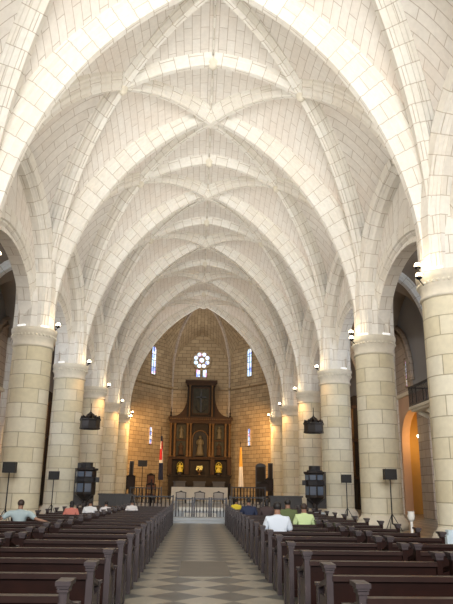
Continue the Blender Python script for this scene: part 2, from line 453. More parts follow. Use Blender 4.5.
for i in range(29):
    th = PI*i/28; ac.append(Vector((cx_-(hx-.35)*math.cos(th)*1.0, 0, AS+(AC-AS-.4)*math.sin(th))))
mb = MB(); sweep(mb, [Vector((cx_-hx+.35, 0, 5.5 if False else 7.6))]+ac+[Vector((cx_+hx-.35, 0, 0))], profile(.2, .45, .5)); mb.mirror_x()
place_copies(struct(mb.build(trim(), st_rib)), range(-2, 7))
# outer walls: tan below a string course, grey above
CY, CW2, CT = 39.4, 2.1, 6.3
def arch_poly(yc, hw, zspr, ztop, n=12):
    return [(yc-hw*math.cos(PI*i/n), zspr+(ztop-zspr)*math.sin(PI*i/n)) for i in range(n+1)]
for s, nm in ((-1, 'wall_left'), (1, 'wall_right')):
    lo = MB(); X0, X1 = s*OW, s*(OW+.5)
    # lower band with the chapel doorway cut out
    lo.box(min(X0, X1), max(X0, X1), -14, CY-CW2, 0, 7.3); lo.box(min(X0, X1), max(X0, X1), CY+CW2, 60, 0, 7.3)
    ap = arch_poly(CY, CW2, 4.4, CT)
    for i in range(len(ap)-1):
        (a, za), (b_, zb) = ap[i], ap[i+1]
        for X in (X0, X1):
            k = len(lo.v); lo.v += [(X, a, za), (X, b_, zb), (X, b_, 7.3), (X, a, 7.3)]; lo.face([k, k+1, k+2, k+3])
        k = len(lo.v); lo.v += [(X0, a, za), (X0, b_, zb), (X1, b_, zb), (X1, a, za)]; lo.face([k, k+1, k+2, k+3])
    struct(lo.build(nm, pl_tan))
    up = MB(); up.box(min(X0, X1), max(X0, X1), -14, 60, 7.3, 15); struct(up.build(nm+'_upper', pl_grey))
    t_ = MB(); t_.box(min(X0, X0-s*.18), max(X0, X0-s*.18), -14, 58, 7.2, 7.42); struct(t_.build(trim(), st_cap))
    # chapel niche behind the doorway
    nc = MB(); nc.box(min(X1, s*16), max(X1, s*16), CY-2.6, CY-2.4, 0, 6.6); nc.box(min(X1, s*16), max(X1, s*16), CY+2.4, CY+2.6, 0, 6.6)
    nc.box(min(s*16, s*16.2), max(s*16, s*16.2), CY-2.6, CY+2.6, 0, 6.6); nc.box(min(X1, s*16.2), max(X1, s*16.2), CY-2.6, CY+2.6, 6.6, 6.8)
    struct(nc.build(nm+'_chapel', ochre))
    # moulded recess arch with a slit window
    ra = [Vector((X0-s*.1, 42.1-3.75*math.cos(PI*i/24), 8.0+4.1*math.sin(PI*i/24))) for i in range(25)]
    m2 = MB(); m2.tube([p+Vector((0, 0, 0)) for p in ra], .17, 6); m2.tube([Vector((p.x, 42.1+(p.y-42.1)*.88, 8+(p.z-8)*.88)) for p in ra], .13, 6)
    struct(m2.build(trim(), st_aisle))
    m3 = MB(); poly = [(42.1-3.5*math.cos(PI*i/24), 8.0+3.8*math.sin(PI*i/24)) for i in range(25)]+[(45.6, 7.42), (38.6, 7.42)]
    m3.prism(poly, X0-s*.06, X0, 'x'); struct(m3.build(trim(), st_aisle))
    # slender wall pier
    m4 = MB(); m4.box(min(X0, X0-s*.75), max(X0, X0-s*.75), 34.4, 36.2, 0, 6.1); struct(m4.build(trim(), st_aisle))
# aisle end walls
mb = MB(); mb.box(6.9, 13.2, 58.6, 59.0, 0, 15); mb.mirror_x(); struct(mb.build('wall_aisle_end', st_aisle))

# ------------------------------------------------------------------ floor, platform and steps
mb = MB(); mb.box(-16.5, 16.5, -14, 70, -.2, 0); struct(mb.build('floor', floor_m))
mb = MB(); mb.box(-6.1, 6.1, 32.6, 66, .001, .35); struct(mb.build('floor_choir', grey_marble))
mb = MB(); mb.box(-1.5, 1.5, 28.2, 29.6, 0, .10); mb.box(-1.35, 1.35, 28.55, 29.6, .1, .2); struct(mb.build(trim(), grey_marble))

# ------------------------------------------------------------------ apse
CR = [(6.6, 58.3), (6.6, 60.0), (2.95, 65.4), (-2.95, 65.4), (-6.6, 60.0), (-6.6, 58.3)]
KEY = Vector((0, 59.4, 18.7))
names = ['wall_apse_right', 'wall_apse_diagonal_right', 'wall_back', 'wall_apse_diagonal_left', 'wall_apse_left']
vb = MB(); rb = MB()
for i in range(5):
    a, b_ = CR[i], CR[i+1]; L_ = seg_len(a, b_)
    m = MB(); n_ = Vector((b_[1]-a[1], -(b_[0]-a[0]), 0)).normalized()
    mid = Vector(((a[0]+b_[0])/2, (a[1]+b_[1])/2, 0))
    if n_.dot(mid-Vector((0, 60, 0))) < 0: n_ = -n_
    k = len(m.v)
    for q in (Vector((*a, 0)), Vector((*b_, 0)), Vector((*b_, 0))+n_*.6, Vector((*a, 0))+n_*.6): m.v += [(q.x, q.y, 0), (q.x, q.y, 18.2)]
    u0 = sum(seg_len(CR[j], CR[j+1]) for j in range(i))
    m.face([0, 2, 3, 1], [(u0, 0), (u0+L_, 0), (u0+L_, 18.2), (u0, 18.2)]); m.face([2, 4, 5, 3]); m.face([4, 6, 7, 5]); m.face([6, 0, 1, 7]); m.face([1, 3, 5, 7])
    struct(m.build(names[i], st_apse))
    # string course
    d = (Vector((*b_, 0))-Vector((*a, 0))); c_ = mid-n_*.08+Vector((0, 0, 11.2))
    t_ = MB(); t_.obox(c_, d/2, n_*.1, (0, 0, .10)); struct(t_.build(trim(), st_apse))
    # vault cells
    zs, ze = 12.6, (16.9 if L_ > 3 else 14.5)
    for (p, q) in ((a, b_), (b_, a)):
        P_ = Vector((*p, 0)); Mi = mid.copy(); l2 = (Mi-P_).length
        c0 = arcpath([P_, Mi], zs, Rfor(l2, ze-zs) if Rfor(l2, ze-zs) >= l2*.5 else l2, 14)
        kk = Vector((KEY.x, KEY.y, 0)); l3 = (kk-P_).length
        c1 = arcpath([P_, kk], zs, Rfor(l3, KEY.z-zs), 20)
        e = [Vector((Mi.x+(KEY.x-Mi.x)*t, Mi.y+(KEY.y-Mi.y)*t, ze+(KEY.z-ze)*math.sin(t*PI/2))) for t in [j/10 for j in range(11)]]
        cell(vb, c0, c1, e)
    if 0 < i:
        P_ = Vector((*a, 0)); kk = Vector((KEY.x, KEY.y, 0)); l3 = (kk-P_).length
        cc = arcpath([P_, kk], zs, Rfor(l3, KEY.z-zs), 20)
        sweep(rb, [Vector((P_.x, P_.y, 0))+((kk-P_).normalized()*.05)]+[v+(kk-P_).normalized()*.1-Vector((0, 0, .15)) for v in cc], profile(.08, .2, .3))
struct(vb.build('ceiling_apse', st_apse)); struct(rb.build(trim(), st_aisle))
# triumphal wall shoulder between the last columns and the apse
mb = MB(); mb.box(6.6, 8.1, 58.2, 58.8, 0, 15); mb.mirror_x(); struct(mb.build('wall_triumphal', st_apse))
# round-headed windows of the apse
WN = [0]
def window(c, right, nrm, w_, h_, surround=True, lancets=1):
    """c: sill centre on the wall; pane lies just proud of the wall inside a moulded frame"""
    WN[0] += 1; right = Vector(right).normalized(); nrm = Vector(nrm).normalized(); c = Vector(c)
    def outl(sc, n=12):
        hw = w_/2*sc; top = h_-w_/2
        return [(-hw, -(sc-1)*w_*.5)]+[(-hw*math.cos(PI*i/n), top+hw*math.sin(PI*i/n)) for i in range(n+1)]+[(hw, -(sc-1)*w_*.5)]
    def loop(o_, d): return [c+right*a+Vector((0, 0, b))+nrm*d for a, b in o_]
    fr = MB(); A_ = loop(outl(1.0), .03); B_ = loop(outl(1.35), .16); D_ = loop(outl(1.5), .0); n = len(A_)
    fr.v += [tuple(v) for v in A_+B_+D_]
    for i in range(n):
        j = (i+1) % n; fr.face([i, j, n+j, n+i]); fr.face([n+i, n+j, 2*n+j, 2*n+i])
    o = struct(fr.build('window_%d' % WN[0], st_apse))
    p = MB(); p.v += [tuple(v) for v in loop(outl(1.0), .04)]; p.face(list(range(n))); p.build('window_pane', glass, o)
    mu = MB()
    for z in [h_*.25, h_*.5, h_*.72]: mu.obox(c+Vector((0, 0, z))+nrm*.06, right*w_/2, nrm*.02, (0, 0, .025))
    mu.obox(c+Vector((0, 0, h_/2))+nrm*.06, right*.02, nrm*.02, (0, 0, h_/2)); mu.build('window_bars', iron, o)
for s in (-1, 1):
    dv = Vector((-3.65*s, 5.4, 0)).normalized(); nn = Vector((-5.4*s, -3.65, 0)).normalized()
    p = Vector((s*(6.6-3.65*.49), 60+5.4*.49, 0))
    window(p+Vector((0, 0, 12.15)), dv, nn, .62, 2.75)
    window(p+Vector((0, 0, 5.4)), dv, nn, .36, 1.6)
# rose window with two lights in the back wall
WN[0] += 1
fr = MB(); yb = 65.36
R_ = .98; cz = 14.15
ring = [(R_*1.0*math.cos(2*PI*i/32), R_*math.sin(2*PI*i/32)) for i in range(32)]
fr.tube([(x, yb, cz+z) for x, z in ring], .12, 8, True)
o = struct(fr.build('window_%d' % WN[0], st_apse))
for k in range(8):     # petals
    a = 2*PI*k/8+PI/8; r0 = .64
    p = MB(); p.v += [(r0*math.cos(a)+.20*math.cos(2*PI*i/16), yb-.03, cz+r0*math.sin(a)+.20*math.sin(2*PI*i/16)) for i in range(16)]; p.face(list(range(16)))
    p.build('window_pane', glass, o)
p = MB(); p.v += [(.24*math.cos(2*PI*i/16), yb-.03, cz+.24*math.sin(2*PI*i/16)) for i in range(16)]; p.face(list(range(16))); p.build('window_pane', glass, o)
for s in (-1, 1):
    p = MB(); pts = [(s*.34-.23, 12.4)]+[(s*.34-.23*math.cos(PI*i/8), 13.05+.23*math.sin(PI*i/8)) for i in range(9)]+[(s*.34+.23, 12.4)]
    p.v += [(x, yb-.03, z) for x, z in pts]; p.face(list(range(len(pts)))); p.build('window_pane', glass, o)
    t_ = MB(); t_.tube([(x, yb-.03, z) for x, z in pts], .06, 6); t_.build('window_frame', st_apse, o)
# slit windows in the aisles
for s in (1, -1): window((s*(OW-.06), 39.35, 7.75), (0, 1, 0), (-s, 0, 0), .34, 1.7)

# ------------------------------------------------------------------ columns
def column_parts(root):
    b_ = MB(); b_.lathe([(1.0, 0), (1.0, .22), (.95, .26), (.95, .32), (.90, .38), (.84, .44), (.82, .5)], n=40); b_.build('base', st_cap, root)
    s_ = MB(); s_.lathe([(.81, .5), (.81, 2), (.80, 4), (.79, 6.95)], n=48, ru=.8, cap=False); s_.build('shaft', st_col, root)
    c_ = MB(); c_.lathe([(.79, 6.85), (.85, 6.87), (.85, 6.93), (.80, 6.97), (.81, 7.1), (.85, 7.2), (.87, 7.22), (.87, 7.4), (.90, 7.42), (.92, 7.5), (.93, 7.58), (.93, 7.62), (.80, 7.63)], n=48, cap=False)
    cp = c_.build('capital', st_cap, root)
    d_ = MB()
    for i in range(36):
        a = 2*PI*i/36; d_.sphere(((.88)*math.cos(a), .88*math.sin(a), 7.31), .052, 8)
    d_.build('bead_frieze', st_cap, cp)
    u_ = MB(); u_.lathe([(.80, 7.6), (.78, 8.4), (.76, 9.4), (.70, 10.6), (.52, 12.0)], n=8, ru=.78, sm=False, cap=False); u_.build('springer_shaft', st_rib, root)
def wall_lights(root, side):   # slim white tubes lying on the capital ledge
    pass
col0 = None
for k in range(1, 7):
    for s in (-1, 1):
        nm = ORD[k-1] if k >= 1 else None
        lab = ('round limestone column, %s from the camera in the %s row' % (nm, 'left' if s < 0 else 'right')) if k >= 1 else \
              ('round limestone column beside the camera outside the picture, %s row' % ('left' if s < 0 else 'right'))
        if k < 1 and s > 5: continue
        o = empty('stone_column', (s*7.15, yk(k), 0), lab, 'column', 'nave columns')
        if col0 is None: column_parts(o); col0 = o
        else:
            for ch in list(col0.children): copy_tree(ch, o)
# lamps on the capitals
def lamp_at(k, s, dy=0, dx=0, z=7.72):
    side = 'left' if s < 0 else 'right'
    o = empty('capital_lamp', (s*(6.10+dx), yk(k)-.45+dy, z), 'small glaring floodlight on the capital of the %s column in the %s row, %s' % (ORD[k-1], side, 'upper' if z > 7.7 else 'lower'), 'lamp', 'capital floodlights')
    a = MB(); a.tube([(0, 0, -.04), (s*.12, .18, -.08), (s*.30, .40, -.12)], .02, 6); a.build('bracket', iron, o)
    h = MB(); h.lathe([(.03, -.05), (.08, -.02), (.10, .04)], n=14); h.build('reflector', iron, o)
    b_ = MB(); b_.sphere((0, 0, .07), .10, 12); b_.build('bulb', lampw, o)
for k in range(1, 7):
    for s in (-1, 1):
        lamp_at(k, s)
        if k in (1, 2) and s > 0 or k in (1, 6) and s < 0: lamp_at(k, s, -.1, -.02 if s > 0 else .1, 7.38 if k != 2 else 7.45)
        point('capital_glow', (s*6.02, yk(k)-.45, 7.95), 9, (1, .72, .40), .08)
        if k >= 3: point('capital_glow', (s*5.9, yk(k)-.9, 7.2), 130 if k > 3 else 30, (1, .54, .22), .12, (s*6.9, yk(k), 2.5), 120)
for k in range(1, 4):
    for s in (-1, 1):
        for j, a in enumerate((PI*1.28, PI*1.62)):
            if k == 3 and j == 0: continue
            aa = a if s > 0 else PI-a
            x, y = s*7.15+.9*math.cos(aa), yk(k)+.9*math.sin(aa)
            tx, ty = -math.sin(aa), math.cos(aa)
            t_ = MB(); t_.obox((0, 0, .035), (tx*.17, ty*.17, 0), (math.cos(aa)*.035, math.sin(aa)*.035, 0), (0, 0, .035))
            o = t_.build('ledge_light', tube, loc=(x, y, 7.63))
            tag(o, 'short white tube light on the ledge of the %s %s capital, %s' % (ORD[k-1], 'left' if s < 0 else 'right', ('on its front', 'on its outer side')[j]), 'light', 'tube lights on the capital ledges')

# ------------------------------------------------------------------ pews
def make_pew(x0, x1):
    r = bpy.data.objects.new('pew', None); C.objects.link(r)
    b_ = MB(); b_.box(x0+.05, x1-.05, .04, .07, .16, .66); 
    b_.box(x0+.05, x1-.05, .025, .04, .16, .24); b_.build('backrest', wood, r)
    t_ = MB(); t_.box(x0+.05, x1-.05, .0, .10, .655, .70); t_.build('top_rail', wood_rail, r)
    s_ = MB(); s_.box(x0+.05, x1-.05, .07, .50, .385, .42); s_.box(x0+.05, x1-.05, .46, .49, .30, .385); s_.build('seat', wood_rail, r)
    k_ = MB(); k_.box(x0+.1, x1-.1, -.30, -.14, .15, .19); k_.box(x0+.3, x0+.35, -.25, .05, .02, .15); k_.box(x1-.35, x1-.3, -.25, .05, .02, .15); k_.build('kneeler', wood, r)
    for x in (x0, x1-.06):
        e = MB()
        e.box(x, x+.06, 0, .10, 0, .755)                       # tall back post
        e.box(x+.012, x+.048, .10, .46, .02, .50)              # panel
        e.box(x, x+.06, .45, .53, 0, .56)                      # low front post
        e.prism([(.09, .62), (.50, .53), (.50, .565), (.09, .67)], x+.005, x+.055, 'x')
        en = e.build('end_panel', wood_end_gloss if abs(x) < 1.3 else wood, r)
        c_ = MB(); c_.box(x-.010, x+.070, -.012, .125, .725, .745); c_.box(x-.014, x+.074, -.016, .135, .750, .768); c_.box(x-.024, x+.084, -.026, .185, .768, .80)
        c_.build('post_cap', wood_end_gloss, en)
        c_ = MB(); c_.box(x-.015, x+.075, .435, .545, .56, .585); c_.build('post_cap', wood_end_gloss, en)
    return r
blocks = [(-2.72, -1.13, 'left of the central aisle, bordering it'), (-4.5, -2.86, 'far left beside the left columns'),
          (.95, 2.46, 'right of the central aisle, bordering it'), (2.57, 3.86, 'far right beside the right columns')]
for x0, x1, txt in blocks:
    src = None
    for i in range(-1, 19):
        p = make_pew(x0, x1) if src is None else copy_tree(src)
        src = src or p
        p.location = (0, 4.93+1.2*i, 0)
        tag(p, 'dark wooden pew %s, %s row from the camera' % (txt, ORD[i+1]), 'pew', 'church pews')

# grave slab in the aisle
mb = MB(); mb.box(-.50, .40, 11.6, 13.85, .0, .012); tag(mb.build('grave_slab', mat('slate_slab', (.12, .105, .085), .5, noise=.25, nscale=3)), 'dark rectangular grave slab set in the floor of the central aisle', 'slab')

# ------------------------------------------------------------------ altar rail and balustrades
def balustrade(name, x0, x1, y, z0, z1, label, m, step=.14, solid=False, rb_=.016):
    r = empty(name, ((x0+x1)/2, y, z0), label, 'rail'); hw = (x1-x0)/2; h = z1-z0
    t_ = MB(); t_.box(-hw, hw, -.04, .04, h-.06, h); t_.build('top_rail', m, r)
    t_ = MB(); t_.box(-hw, hw, -.03, .03, .06, .10); t_.build('bottom_rail', m, r)
    for x in (-hw, hw-.07): t_ = MB(); t_.box(x, x+.07, -.035, .035, 0, h+.04); t_.build('post', m, r)
    n = max(2, int(2*hw/step))
    for i in range(1, n):
        x = -hw+2*hw*i/n; b_ = MB()
        b_.lathe([(rb_, .1), (rb_, h*.35), (rb_*1.9, h*.45), (rb_, h*.55), (rb_, h-.06)], (x, 0, 0), 8); b_.build('baluster', m, r)
    return r
greyi = mat('grey_iron', (.035, .035, .04), .4, .5)
balustrade('altar_rail', -1.16, -.36, 30.0, 0, .98, 'grey iron altar rail at the end of the central aisle, left leaf', greyi)
balustrade('altar_rail', -.34, .40, 30.0, 0, .98, 'grey iron altar rail at the end of the central aisle, middle leaf', greyi)
balustrade('altar_rail', .42, 1.16, 30.0, 0, .98, 'grey iron altar rail at the end of the central aisle, right leaf', greyi)
balustrade('choir_balustrade', -3.1, -1.25, 30.6, 0, 1.05, 'dark wooden balustrade left of the altar rail', darkwood, .17, rb_=.03)
balustrade('choir_balustrade', 1.3, 2.9, 30.6, 0, 1.05, 'dark wooden balustrade right of the altar rail', darkwood, .17, rb_=.03)
balustrade('choir_balustrade', 2.1, 4.4, 44.0, .35, 1.5, 'dark wooden balustrade on the choir platform right of the altar', darkwood, .2, rb_=.035)
balustrade('choir_balustrade', -4.6, -2.5, 44.0, .35, 1.4, 'dark wooden balustrade on the choir platform left of the altar', darkwood, .2, rb_=.035)
for s in (-1, 1):
    r = empty('choir_stall', (s*4.0, 31.2, 0), 'dark panelled wooden choir screen at the foot of the %s columns' % ('left' if s < 0 else 'right'), 'screen')
    t_ = MB(); t_.box(-.75, .75, -.05, .05, 0, 1.05); t_.build('panel', darkwood, r)
    t_ = MB(); t_.box(-.8, .8, -.09, .09, 1.05, 1.12); t_.build('top_rail', darkwood, r)
    for i in range(5):
        t_ = MB(); t_.box(-.74+i*.355, -.68+i*.355, -.08, -.05, 0, 1.05); t_.build('stile', darkwood, r)
mb = MB(); mb.box(-.78, .74, 31.3, 32.55, 0, .26); tag(mb.build('marble_step', white_marble), 'white marble step in front of the altar behind the altar rail', 'step')
mb = MB(); mb.box(-1.1, 1.1, 32.6, 33.8, .35, .50); tag(mb.build('marble_step', white_marble), 'upper pale marble step on the choir platform edge', 'step')
# thin poles / candle stands by the rail
for x, y, h, lab in ((-2.36, 31.5, 1.75, 'left of the altar rail'), (1.36, 31.5, 1.6, 'right of the altar rail')):
    r = empty('processional_pole', (x, y, 0), 'tall thin dark wooden pole standing %s' % lab, 'pole')
    t_ = MB(); t_.lathe([(.14, 0), (.14, .04), (.03, .08)], n=12); t_.build('foot', darkwood, r)
    t_ = MB(); t_.lathe([(.035, .06), (.035, h), (.05, h+.02), (0, h+.06)], n=10); t_.build('shaft', darkwood, r)

# ------------------------------------------------------------------ altar and chairs
r = empty('altar_table', (.02, 50, .35), 'long altar table under a cream cloth in front of the dark retable', 'altar')
t_ = MB(); t_.box(-2.0, 2.0, -.45, .45, 0, 1.02); t_.build('table_body', white_marble, r)
t_ = MB(); t_.box(-2.09, 2.09, -.52, .52, 1.02, 1.11)
t_.box(-2.09, 2.09, -.53, -.50, .1, 1.06)
for s in (-1, 1): t_.box(min(s*2.06, s*2.10), max(s*2.06, s*2.10), -.52, .52, .1, 1.08)
t_.build('altar_cloth', cream_cloth, r)
def armchair(x, lab):
    r = empty('clergy_chair', (x, 47.4, .35), lab, 'chair', 'chairs before the altar', 0, .86)
    for a in (-.36, .36):
        for y in (-.28, .28):
            t_ = MB(); t_.lathe([(.03, 0), (.045, .2), (.03, .42)], (a, y, 0), 8); t_.build('leg', darkwood, r)
    t_ = MB(); t_.box(-.42, .42, -.33, .33, .40, .50); t_.build('seat', uph, r)
    t_ = MB(); t_.box(-.35, .35, -.34, -.28, .5, .82); t_.build('backrest', uph, r)
    t_ = MB(); t_.prism([(-.45, .78), (-.45, .86), (-.30, .90), (-.14, .93), (0, 1.02), (.14, .93), (.30, .90), (.45, .86), (.45, .78), (.3, .83), (0, .86), (-.3, .83)], -.36, -.29); t_.build('crest', darkwood, r)
    for a in (-.42, .36):
        t_ = MB(); t_.box(a, a+.06, -.35, -.27, .4, .86); t_.build('frame', darkwood, r)
        t_ = MB(); t_.box(a, a+.06, -.30, .30, .66, .71); t_.box(a, a+.06, .24, .30, .5, .66); t_.build('armrest', darkwood, r)
armchair(-1.30, 'pale upholstered armchair with dark crest before the altar, left of three')
armchair(.03, 'pale upholstered armchair with dark crest before the altar, middle of three')
armchair(1.36, 'pale upholstered armchair with dark crest before the altar, right of three')

# ------------------------------------------------------------------ retable
RT = empty('retable', (0.03, 64.3, .35), 'tall dark carved wooden retable with gilded columns against the apse wall', 'altarpiece')
def RP(name, m, fn, parent=RT): q = MB(); fn(q); return q.build(name, m, parent)
zo = -.35
RP('predella', retwood, lambda q: (q.box(-3.0, 3.0, -.3, .9, 0, 2.1), q.box(-3.15, 3.15, -.4, .9, 2.1, 2.25)))
RP('back_panel', retwood, lambda q: (q.box(-2.95, 2.95, .1, .9, 2.25, 7.3),))
RP('lower_cornice', retred, lambda q: (q.box(-3.05, 3.05, -.22, .3, 3.72, 3.92), q.box(-3.12, 3.12, -.3, .3, 3.86, 3.95)))
RP('entablature', retred, lambda q: (q.box(-3.05, 3.05, -.25, .9, 7.2, 7.5), q.box(-3.2, 3.2, -.40, .9, 7.68, 7.82), q.box(-3.12, 3.12, -.32, .9, 7.5, 7.68)))
def dent(q):
    for i in range(30): x = -3.0+i*.207; q.box(x, x+.1, -.36, -.3, 7.56, 7.66)
RP('dentils', gilt, dent)
RP('attic', retwood, lambda q: q.box(-1.38, 1.38, .0, .9, 7.82, 11.2))
RP('attic_cornice', retred, lambda q: (q.box(-1.45, 1.45, -.15, .9, 11.0, 11.2), q.box(-1.62, 1.62, -.3, .9, 11.35, 11.52), q.box(-1.53, 1.53, -.22, .9, 11.2, 11.35)))
RP('attic_panel', retpanel, lambda q: q.box(-.78, .78, -.06, .0, 8.2, 10.7))
RP('attic_frame', retred, lambda q: (q.box(-.88, -.78, -.1, 0, 8.1, 10.8), q.box(.78, .88, -.1, 0, 8.1, 10.8), q.box(-.88, .88, -.1, 0, 10.7, 10.82), q.box(-.88, .88, -.1, 0, 8.08, 8.2)))
RP('cross', darkwood, lambda q: (q.box(-.06, .06, -.16, -.08, 8.3, 10.5), q.box(-.52, .52, -.16, -.08, 9.75, 9.87), q.tube([(.5*math.cos(a), -.13, 8.9+.55*math.sin(a)) for a in [PI+PI*i/10 for i in range(11)]], .04, 6)))
for s in (-1, 1):
    def wing(q):
        pts = [(s*1.38, 7.82), (s*2.75, 7.82)]
        for i in range(11):
            a = PI/2*i/10; pts.append((s*(2.75-1.33*math.sin(a)), 7.92+1.9*(1-math.cos(a))))
        q.prism(pts, .15, .55)
    RP('scroll_wing', retred, wing)
    RP('finial', retwood, lambda q: q.lathe([(.12, 7.82), (.12, 8.0), (.05, 8.05), (.11, 8.2), (.03, 8.45), (.05, 8.5), (0, 8.95)], (s*2.95, 0, 0), 10))
    RP('attic_column', gilt, lambda q: q.lathe([(.11, 7.82), (.08, 8.0), (.08, 10.8), (.12, 11.0)], (s*1.12, -.12, 0), 12))
def colm(x, z0, z1, r=.12):
    RP('column', gilt, lambda q: q.lathe([(r*1.5, z0), (r*1.5, z0+.1), (r, z0+.18), (r*1.15, z0+.5), (r*.9, z0+.9), (r, z0+1.0), (r*.85, z1-.25), (r*1.4, z1-.05), (r*1.5, z1)], (x, -.1, 0), 14))
for x in (2.9, 2.5, 1.25, .95):
    for s in (-1, 1):
        colm(s*x, 3.95, 7.2)
        if x in (2.9, 1.25): RP('pedestal', retred, lambda q: (q.box(s*x-.2, s*x+.2, -.22, .15, 2.3, 3.72), q.box(s*x-.14, s*x+.14, -.25, -.22, 2.5, 3.5)))
# centre niche with arch and statue
def niche(q):
    pts = [(-.74, 3.98), (-.74, 5.7)]+[(-.74*math.cos(PI*i/12), 5.75+.74*math.sin(PI*i/12)) for i in range(13)]+[(.74, 3.98)]
    q.prism(pts, .02, .09)
RP('centre_niche', mat('niche_shadow', (.012, .01, .01), .8), niche)
RP('niche_arch', gilt, lambda q: q.tube([(-.76, -.02, 3.98), (-.76, -.02, 5.7)]+[(-.76*math.cos(PI*i/12), -.02, 5.75+.76*math.sin(PI*i/12)) for i in range(13)]+[(.76, -.02, 3.98)], .06, 8))
def statue(q, x, z, h, r, y=-.08):
    q.lathe([(0, 0), (r*1.15, .0), (r, h*.1), (r*.8, h*.35), (r*.62, h*.5), (r*.85, h*.68), (r*.75, h*.78), (r*.28, h*.82)], (x, y, z), 14, sy=.6)
    q.sphere((x, y, z+h*.89), h*.085, 10, (1, 1, 1.2))
    for s in (-1, 1): q.tube([(x+s*r*.75, y, z+h*.74), (x+s*r*.95, y-.05, z+h*.58), (x+s*r*.25, y-.16, z+h*.55)], [r*.2, r*.17, r*.13], 8)
RP('centre_statue', relief, lambda q: statue(q, 0, 4.05, 2.0, .36))
for s in (-1, 1):
    RP('painted_panel', retpanel, lambda q: (q.box(s*1.87-.48, s*1.87+.48, .04, .1, 5.65, 7.05), q.box(s*1.87-.48, s*1.87+.48, .04, .1, 4.1, 5.45)))
    RP('panel_frame', retred, lambda q: (q.box(s*1.87-.55, s*1.87+.55, .0, .1, 5.48, 5.62), q.box(s*1.87-.55, s*1.87-.48, .0, .1, 4.0, 7.1), q.box(s*1.87+.48, s*1.87+.55, .0, .1, 4.0, 7.1)))
    RP('relief_saint', relief, lambda q: statue(q, s*1.87, 5.7, 1.25, .24, .0))
    RP('relief_saint', retred, lambda q: statue(q, s*1.87, 4.12, 1.2, .26, .0))
# objects standing on the predella
for x, m, lab, h in ((-1.87, gold, 'yellow gilt figure on a dark stand at the left foot of the retable', 1.15), (1.90, gold, 'yellow gilt figure on a dark stand at the right foot of the retable', 1.15)):
    r = empty('gilt_figure', (x, 64.1, 2.60), lab, 'statue')
    q = MB(); statue(q, 0, .25, .85, .27, 0); q.build('figure', m, r)
    q = MB(); q.lathe([(.34, 0), (.34, .06), (.22, .12), (.26, .25)], n=12); q.build('stand', darkwood, r)
    q = MB(); q.tube([(.30*math.cos(a), .05, .72+.48*math.sin(a)) for a in [2*PI*i/20 for i in range(20)]], .03, 6, True); q.build('halo', m, r)
r = empty('floral_vase', (.03, 64.1, 2.60), 'white and yellow flower bowl in the middle at the foot of the retable', 'vase')
q = MB(); q.lathe([(.12, 0), (.14, .03), (.05, .12), (.08, .22), (.34, .42), (.32, .42), (.05, .25)], n=16); q.build('bowl', gilt, r)
q = MB(); random.seed(3)
for i in range(26): q.sphere((random.uniform(-.28, .28), random.uniform(-.15, .15), .48+random.uniform(0, .34)), .075, 8)
q.build('flowers', mat('pale_flowers', (.85, .82, .35), .7), r)
# tabernacle tables in front of the predella
for x, lab in ((-1.85, 'left'), (.05, 'middle'), (1.9, 'right')):
    q = MB(); q.box(-.55, .55, -.25, .25, 0, 1.55); q.box(-.62, .62, -.3, .3, 1.55, 1.65)
    q.box(-.35, .35, -.27, -.25, .3, 1.3)
    tag(q.build('credence_table', mat('slate_blue_cloth', (.045, .05, .065), .7), loc=(x, 63.4, .35)), 'dark slate draped pedestal below the retable, %s of three' % lab, 'pedestal', 'draped pedestals below the retable')

# ------------------------------------------------------------------ flags
def flag(x, y, cols, lab, h, z0f, z1f):
    r = empty('flag', (x, y, .35), lab, 'flag')
    q = MB(); q.lathe([(.22, 0), (.2, .06), (.04, .1)], n=14); q.build('stand', gilt, r)
    q = MB(); q.lathe([(.025, .08), (.025, h), (.05, h+.03), (0, h+.28)], n=10); q.build('flagpole', darkwood, r)
    for (m, a, b_, xa, xb) in cols:
        q = MB(); G = []; U = []
        for i in range(13):
            t = i/12; row = []; ur = []
            z = z1f-(z1f-z0f)*(a+(b_-a)*t)
            for j in range(13):
                u = xa+(xb-xa)*j/12; ww = .16+.30*(a+(b_-a)*t)
                row.append(Vector((ww*(u-.35), .10*math.sin(u*15)-.06, z))); ur.append((u, t))
            G.append(row); U.append(ur)
        q.grid(G, U); q.build('flag_cloth', m, r)
fb = cloth('flag_navy', (.010, .016, .05)); frd = cloth('flag_red', (.55, .03, .04)); fw = cloth('flag_white', (.7, .68, .66)); fy = cloth('flag_yellow', (.72, .45, .10))
flag(-3.55, 60, [(fb, 0, .12, 0, 1), (fw, .12, .3, 0, .5), (frd, .12, .3, .5, 1), (frd, .3, .55, 0, .8), (fw, .3, .62, .8, 1), (fw, .55, .62, 0, .8), (fb, .62, 1, 0, 1)], 'furled blue, red and white flag on a pole left of the retable', 6.2, 1.7, 5.6)
flag(3.75, 60, [(fy, 0, .5, 0, 1), (fw, .5, 1, 0, 1)], 'furled yellow and white flag on a pole right of the retable', 5.0, 1.2, 4.7)

